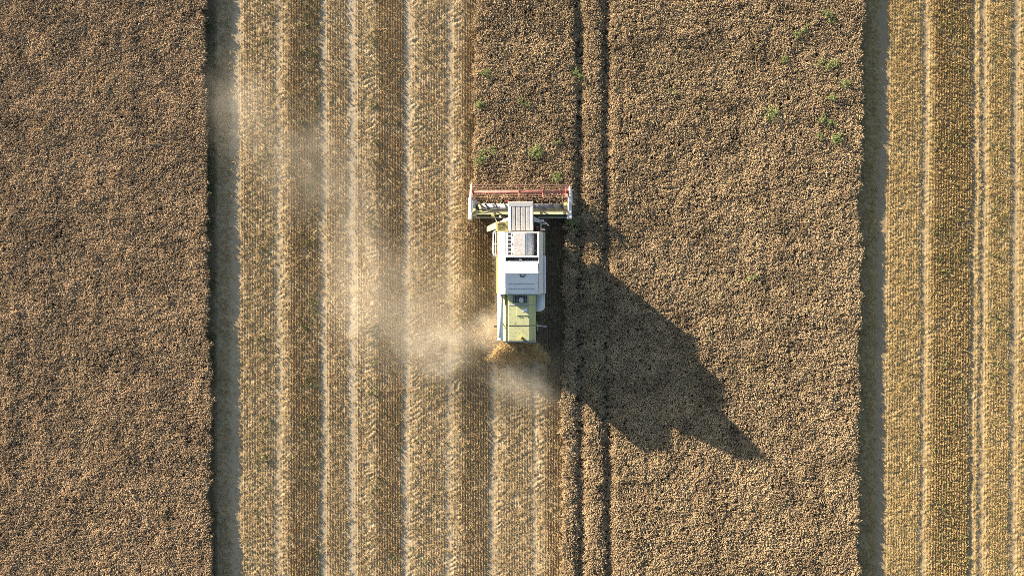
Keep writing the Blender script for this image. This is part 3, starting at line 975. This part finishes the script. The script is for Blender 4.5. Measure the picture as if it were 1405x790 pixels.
# --- side panels of the body
part('side_panel', box(681.2, 352.2, 685, 403, 0.6, 2.75), 'deck', bevel=0.03)
part('side_panel', box(744.8, 318.5, 748, 350, 0.95, 2.60), 'green', bevel=0.04)
part('side_panel', box(744.8, 350.4, 749.2, 403, 0.6, 3.02), 'offwhite', bevel=0.04)

# --- grain tank
tank = part('grain_tank', box(689, 318.6, 744, 403, 1.95, 2.55), 'offwhite', bevel=0.02)
part('tank_wall', box(692.6, 318.2, 740, 319.6, 2.55, 3.72), 'white', tank)
part('tank_wall', box(692.6, 401.6, 740, 403, 2.55, 3.50), 'offwhite', tank)
part('tank_wall', box(692.2, 319.8, 693.4, 401.4, 2.55, 3.70), 'white', tank)
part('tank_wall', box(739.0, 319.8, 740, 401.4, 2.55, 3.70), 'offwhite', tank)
part('flared_wall', sheet([(683, 318.2, 2.92), (693.2, 318.2, 3.80), (693.2, 403.2, 3.80), (683, 403.2, 2.92)], 0.04), 'white', tank, label='sunlit white flared tank wall')
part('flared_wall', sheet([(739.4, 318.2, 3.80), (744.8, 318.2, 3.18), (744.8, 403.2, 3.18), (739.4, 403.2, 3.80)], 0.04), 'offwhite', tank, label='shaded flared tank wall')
part('outer_strip', box(744.9, 351, 747, 402.6, 3.02, 3.10), 'offwhite', tank)
# front deck, with six square openings
for nm, b in (('deck_plate', (693.4, 318.2, 697.2, 352.6)), ('deck_plate', (701.2, 318.2, 705.0, 352.6))):
    part(nm, box(*b, 3.72, 3.79), 'white', tank)
HY = [319.4 + q * 5.35 for q in range(7)]
for q in range(7):
    ya = 318.2 if q == 0 else HY[q - 1] + 3.7 + 0.0
    yb = HY[q] if q < 6 else 352.6
    part('deck_bar', box(697.3, ya, 701.1, yb, 3.725, 3.785), 'white', tank)
part('deck_tray', box(697.3, 318.6, 701.1, 352.0, 3.58, 3.64), 'steel', tank)
part('lid', box(704.6, 319.6, 721, 350.6, 3.79, 3.86), 'lidgrey', tank, 0.03, label='weathered grey tank lid')
for yy in (322.5, 335, 348.5): part('hinge', box(702.4, yy - 0.7, 704.4, yy + 0.7, 3.79, 3.84), 'dark', tank)
part('front_bar', box(705.2, 317.9, 740.2, 319.4, 3.74, 3.83), 'white', tank)
part('cross_bar', box(693.2, 350.8, 739.2, 353, 3.76, 3.85), 'white', tank)
part('mid_bar', box(721.1, 319.5, 722.2, 350.7, 3.74, 3.84), 'white', tank)
part('side_bar', box(737.2, 319.5, 739.3, 350.7, 3.74, 3.83), 'white', tank)
mbc = MB()          # curved inner sheet seen through the opening
prev = None
prof = [(722.3, 3.70), (724.5, 3.68), (727, 3.62), (729.5, 3.50), (732, 3.30), (733.5, 3.05), (734, 2.6)]
for i in range(len(prof) - 1):
    (xa, za), (xb, zb) = prof[i], prof[i + 1]
    mbc = sheet([(xa, 319.8, za), (xb, 319.8, zb), (xb, 350.5, zb), (xa, 350.5, za)], 0.02, mbc)
part('curved_chute', mbc, 'dented', tank)
# raised covers: bright front face, shaded rear face
RIDGE = 4.62
part('cover', sheet([(693.2, 357.6, 3.70), (737.2, 357.6, 3.70), (738.6, 374.6, RIDGE), (692.9, 374.6, RIDGE)], 0.03), 'white', tank, label='sunlit front cover of the tank')
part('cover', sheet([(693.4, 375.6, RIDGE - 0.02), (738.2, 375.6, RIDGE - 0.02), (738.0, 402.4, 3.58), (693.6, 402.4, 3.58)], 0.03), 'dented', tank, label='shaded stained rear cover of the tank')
part('gable', sheet([(693.0, 358, 3.66), (693.0, 374.8, RIDGE - 0.04), (693.0, 402, 3.54)], 0.02), 'white', tank)
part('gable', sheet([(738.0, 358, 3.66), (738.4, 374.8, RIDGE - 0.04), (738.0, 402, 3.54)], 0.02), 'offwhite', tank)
part('cover_handle', tube([(713.6, 377, 4.58), (714.8, 379.6, 4.54), (717.4, 380.2, 4.52), (721.2, 377.6, 4.56)], 0.03, 6), 'dark', tank)
part('cover_edge', tube([(692.9, 375.0, RIDGE + 0.005), (738.6, 375.0, RIDGE + 0.005)], 0.025, 6), 'steel', tank)
part('cover_crease', tube([(698, 389.6, 4.075), (733, 389.4, 4.08)], 0.018, 6), 'steel', tank)
for q in range(11): part('smudge_plate', box(698.2 + q * 3.35, 395.4 + 0.5 * math.sin(q * 2.1), 699.9 + q * 3.35, 397.2 + 0.4 * math.sin(q * 1.3), 3.80, 3.845), 'steel', tank, 0.008)  # small raised plates standing in for a row of dark smudges
part('latch', box(712, 355.6, 716, 357.4, 3.66, 3.76), 'offwhite', tank)
part('tank_lip', box(691, 402.8, 741, 404.2, 3.28, 3.44), 'dented', tank)

# --- engine bay and rear hood
hood = part('engine_hood', box(697, 404, 728, 463, 1.95, 2.3), 'green')


def hood_piece(name, ya, yb, up=0.0, mat='green'):
    z0, z1 = 2.32 + up, 3.02 + up
    part(name, sheet([(690, ya, z0), (698, ya, z1), (698, yb, z1), (690, yb, z0)], 0.03), mat, hood)
    part(name, sheet([(698, ya, z1), (726, ya, z1), (726, yb, z1), (698, yb, z1)], 0.03), mat, hood)
    part(name, sheet([(726, ya, z1), (735, ya, z0), (735, yb, z0), (726, yb, z1)], 0.03), mat, hood)
    part(name, box(689.9, ya, 691.0, yb, 1.0, z0), mat, hood)
    part(name, box(734.2, ya, 735.2, yb, 1.0, z0), mat, hood)


hood_piece('hood_panel', 404.6, 418.2)
hood_piece('hood_panel', 418.8, 446.2)
hood_piece('hood_panel', 446.8, 467.6)
part('hood_seam', tube([(690.3, 418.5, 2.33), (698.1, 418.5, 3.025), (726, 418.5, 3.025), (734.8, 418.5, 2.33)], 0.022, 6), 'steel', hood)
part('hood_seam', tube([(690.3, 446.5, 2.33), (698.1, 446.5, 3.025), (726, 446.5, 3.025), (734.8, 446.5, 2.33)], 0.022, 6), 'dark', hood)
part('rear_lip', box(690.5, 467.8, 735, 470, 2.1, 2.75), 'steel', hood, 0.02)
part('radiator_grille', box(704, 405.6, 723, 415.2, 3.02, 3.07), 'dark', hood)
for q in range(5): part('grille_bar', box(705 + q * 4, 406, 706 + q * 4, 415, 3.07, 3.09), 'steel', hood)
part('exhaust', lathe(W(715, 411.6, 3.3), (0, 0, 1), [(-0.3, 0.09), (-0.02, 0.09), (-0.02, 0.135), (0.03, 0.135), (0.05, 0.09), (0.05, 0.001)], 18), 'lidgrey', hood, smooth=False)
part('hatch', box(709, 420.4, 726 - 0.4, 433, 3.022, 3.05), 'green', hood, 0.012)
for a in (710.5, 714, 722): part('hatch_latch', box(a - 0.6, 432.4, a + 0.6, 433.6, 3.05, 3.075), 'dark', hood)
part('hatch_vent', box(717, 423, 723.6, 427.5, 3.05, 3.07), 'dented', hood)
part('beacon', lathe(W(715, 462.5, 3.02), (0, 0, 1), [(0, 0.07), (0.1, 0.07), (0.15, 0.045), (0.16, 0.001)], 14), 'amber', hood)
part('cable', tube([(717, 464, 3.04), (721, 467.5, 3.04)], 0.015, 5), 'dark', hood)
part('straw_chopper', box(692, 456, 733, 466, 0.30, 1.75), 'dark', hood, 0.03)
for sd, xa, xb in ((-1, 689.5, 677.5), (1, 735.5, 750)):
    lampb = part('lamp_bracket', tube([(xa, 446.2, 1.7), (xb, 447.6, 1.7)], 0.03, 6), 'offwhite', hood)
    part('tail_lamp', box(min(xb, xb + sd * -5), 446.6, max(xb, xb + sd * -5), 448.8, 1.6, 1.8), 'rubber' if sd < 0 else 'steel', hood, 0.02)

# --- unloading tube folded along the left side
tubep = part('unloading_tube', tube([(686.3, 402.5, 2.90), (686.5, 466.5, 2.90)], 0.155, 18), 'white', smooth=True)
part('spout', lathe(W(686.5, 466.3, 2.90), (0, -1, 0), [(-0.12, 0.165), (0.02, 0.165), (0.02, 0.14), (-0.1, 0.13)], 18), 'offwhite', tubep)
part('elbow', tube([(686.3, 404, 2.90), (687, 401, 2.75), (690, 399, 2.3)], 0.18, 14), 'deck', tubep)
part('clamp', box(683.8, 403.4, 685.4, 412, 2.75, 3.03), 'dark', tubep)
part('support', tube([(690, 443, 2.3), (686.5, 445, 2.76)], 0.04, 6), 'offwhite', tubep)
part('support', box(692.2, 404.5, 694.4, 417.5, 2.45, 2.75), 'deck', tubep)

# --- fuel tank and rail on the right
fuel = part('fuel_tank', lathe(W(740.8, 403.5, 2.05), (0, -1, 0), [(0, 0.02), (0, 0.27), (0.75, 0.27), (0.88, 0.2), (0.92, 0.02)], 22), 'dented', smooth=True)
part('service_step', box(735.6, 404, 745.5, 420, 1.7, 1.76), 'green', fuel)
part('service_rail', tube([(740, 404, 2.3), (746.3, 404.5, 2.6), (746.5, 420, 2.6), (745.2, 424.2, 2.55), (741, 426.4, 2.5), (736, 426.6, 2.4)], 0.03, 8), 'white', fuel)
part('side_guard', tube([(736, 441, 1.6), (737.4, 444, 1.6), (737.2, 454, 1.6)], 0.03, 6), 'yellow', hood)


def chaff_on(parent, x0, y0, x1, y1, z, n):
    mb = MB()
    for i in range(n):
        t = rnd() ** 1.5
        p = W(uni(x0, x1), y1 + (y0 - y1) * t, z) + V((0, 0, 0.006 + 0.01 * rnd())); a = uni(0, 6.283); L = uni(0.02, 0.07)
        d = V((math.cos(a), math.sin(a), uni(-0.05, 0.05))) * L
        mb.ribbon([p - d, p + d], [0.012, 0.008], V((-math.sin(a), math.cos(a), 0)))
    o = part('straw_bits', mb, M['chaff'], parent)
    o['kind'] = 'stuff'


M['chaff'] = paint('straw bits', (0.50, 0.38, 0.20), 0.8, 0.5)
chaff_on(hood, 698.5, 447.5, 725.5, 466.5, 3.02, 70)
chaff_on(hood, 698.5, 420, 725.5, 445.5, 3.02, 40)
chaff_on(cab, 703, 284, 727, 316, 3.457, 60)
chaff_on(tank, 705.5, 321, 720.5, 350, 3.862, 40)
chaff_on(plat, 682, 305, 696, 317, 1.936, 60)
chaff_on(header, 650, 279, 779, 283, 0.245, 500)

# ------------------------------------------------------------------ straw thrown out behind, and dust in the air
def straw_flake():
    mb = MB()
    for i in range(10):
        c = V((uni(-0.12, 0.12), uni(-0.12, 0.12), uni(-0.1, 0.1))); a = uni(0, 6.283); L = uni(0.04, 0.13)
        d = V((math.cos(a), math.sin(a), uni(-0.6, 0.6))) * L / 2
        mb.ribbon([c - d, c + d], [0.009, 0.008], V((-math.sin(a), math.cos(a), uni(-0.8, 0.8))).normalized(), 0)
    return mb


flake_coll = proto_collection('straw_flake', [straw_flake().mesh('straw_flake', [M['spray']]) for _ in range(5)])


def build_spray():
    P = []
    for k in range(2600):       # curtain behind the hood
        t = rnd() ** 0.8
        px = 712 + (rnd() - 0.5) * (44 + 46 * t); py = 468 + 26 * t + random.gauss(0, 1.5)
        z = max(0.05, 1.35 - 1.1 * t * t + random.gauss(0, 0.16))
        P.append(W(px, py, z))
    for k in range(900):        # drifting off to the left
        t = rnd()
        px = 692 - 42 * t ** 1.2 + random.gauss(0, 4); py = 455 + random.gauss(0, 12) + 6 * t
        if py > 495: continue
        z = max(0.04, 1.0 * (1 - t) + random.gauss(0, 0.14))
        P.append(W(px, py, z))
    n = len(P)
    rot = rng.uniform(0, 6.283, (n, 3)); ws = rng.uniform(0.6, 1.2, n)
    scatter('straw_spray', np.array([tuple(p) for p in P]), rot, np.stack([ws, ws, ws], 1), rng.uniform(0.1, 0.9, n), flake_coll, 'golden chopped straw flying out behind the harvester', 'straw')


build_spray()


def dust_mat(name, dens, col, nscale, seed, thresh=0.35):
    m = bpy.data.materials.new(name); m.use_nodes = True
    n = m.node_tree.nodes; l = m.node_tree.links
    n.remove(n['Principled BSDF'])
    pv = n.new('ShaderNodeVolumePrincipled'); pv.inputs['Color'].default_value = rgb(col); pv.inputs['Anisotropy'].default_value = 0.0
    tc = n.new('ShaderNodeTexCoord')
    ln = n.new('ShaderNodeVectorMath'); ln.operation = 'LENGTH'; l.new(tc.outputs['Object'], ln.inputs[0])
    fall = n.new('ShaderNodeMapRange'); fall.interpolation_type = 'SMOOTHERSTEP'
    fall.inputs[1].default_value = 1.0; fall.inputs[2].default_value = 0.05; fall.inputs[3].default_value = 0.0; fall.inputs[4].default_value = 1.0
    l.new(ln.outputs['Value'], fall.inputs[0])
    mp = n.new('ShaderNodeMapping'); mp.inputs['Location'].default_value = (seed * 3.1, seed * 1.7, seed); l.new(tc.outputs['Object'], mp.inputs[0])
    ns = n.new('ShaderNodeTexNoise'); ns.inputs['Scale'].default_value = nscale; ns.inputs['Detail'].default_value = 6; ns.inputs['Roughness'].default_value = 0.68
    l.new(mp.outputs[0], ns.inputs['Vector'])
    mr = n.new('ShaderNodeMapRange'); mr.interpolation_type = 'SMOOTHSTEP'; mr.inputs[1].default_value = thresh; mr.inputs[2].default_value = thresh + 0.35
    l.new(ns.outputs['Fac'], mr.inputs[0])
    a = n.new('ShaderNodeMath'); a.operation = 'MULTIPLY'; l.new(fall.outputs[0], a.inputs[0]); l.new(mr.outputs[0], a.inputs[1])
    b = n.new('ShaderNodeMath'); b.operation = 'MULTIPLY'; b.inputs[1].default_value = dens; l.new(a.outputs[0], b.inputs[0])
    l.new(b.outputs[0], pv.inputs['Density'])
    l.new(pv.outputs[0], n['Material Output'].inputs['Volume'])
    return m


DUST = [   # px, py, z, radii in metres, turn, density, noise scale, threshold, label
    (612, 478, 0.8, (2.9, 2.4, 0.85), 0.5, 0.75, 2.0, 0.34, 'dense pale dust cloud drifting left behind the harvester'),
    (716, 528, 0.7, (3.4, 1.9, 0.7), -0.55, 0.5, 1.3, 0.30, 'slanting pale dust band over the fresh stubble below the straw spray'),
    (675, 455, 0.9, (1.9, 1.9, 0.9), 0.3, 0.8, 1.8, 0.32, 'golden dust haze beside the unloading tube'),
    (555, 425, 0.9, (7.0, 5.6, 0.9), -0.4, 0.34, 2.2, 0.30, 'wide thin dust veil over the stubble left of the harvester'),
    (490, 340, 0.9, (2.8, 7.5, 0.9), 0.05, 0.22, 2.2, 0.32, 'thin long dust veil over the pale wheel tracks left of the wide veil'),
    (330, 150, 0.9, (3.2, 4.6, 0.9), 0.35, 0.22, 2.2, 0.32, 'faint dust veil at the shaded edge of the left crop'),
    (420, 225, 0.9, (4.6, 5.2, 0.9), 0.3, 0.2, 2.2, 0.32, 'faint dust veil over the upper stubble beside the crop edge veil'),
]
for i, (px, py, z, rad, turn, dens, nsc, thr, lab) in enumerate(DUST):
    bm = bmesh.new(); bmesh.ops.create_icosphere(bm, subdivisions=3, radius=1.0)
    me = bpy.data.meshes.new('dust_cloud'); bm.to_mesh(me); bm.free()
    o = link('dust_cloud', me, dust_mat('dust in the air', dens, (0.985, 0.93, 0.82), nsc, i + 1, thr))
    p = W(px, py, z); o.location = (p.x, p.y, z); o.scale = rad; o.rotation_euler = (0, 0, turn)
    tag(o, lab, 'dust', kind='stuff')
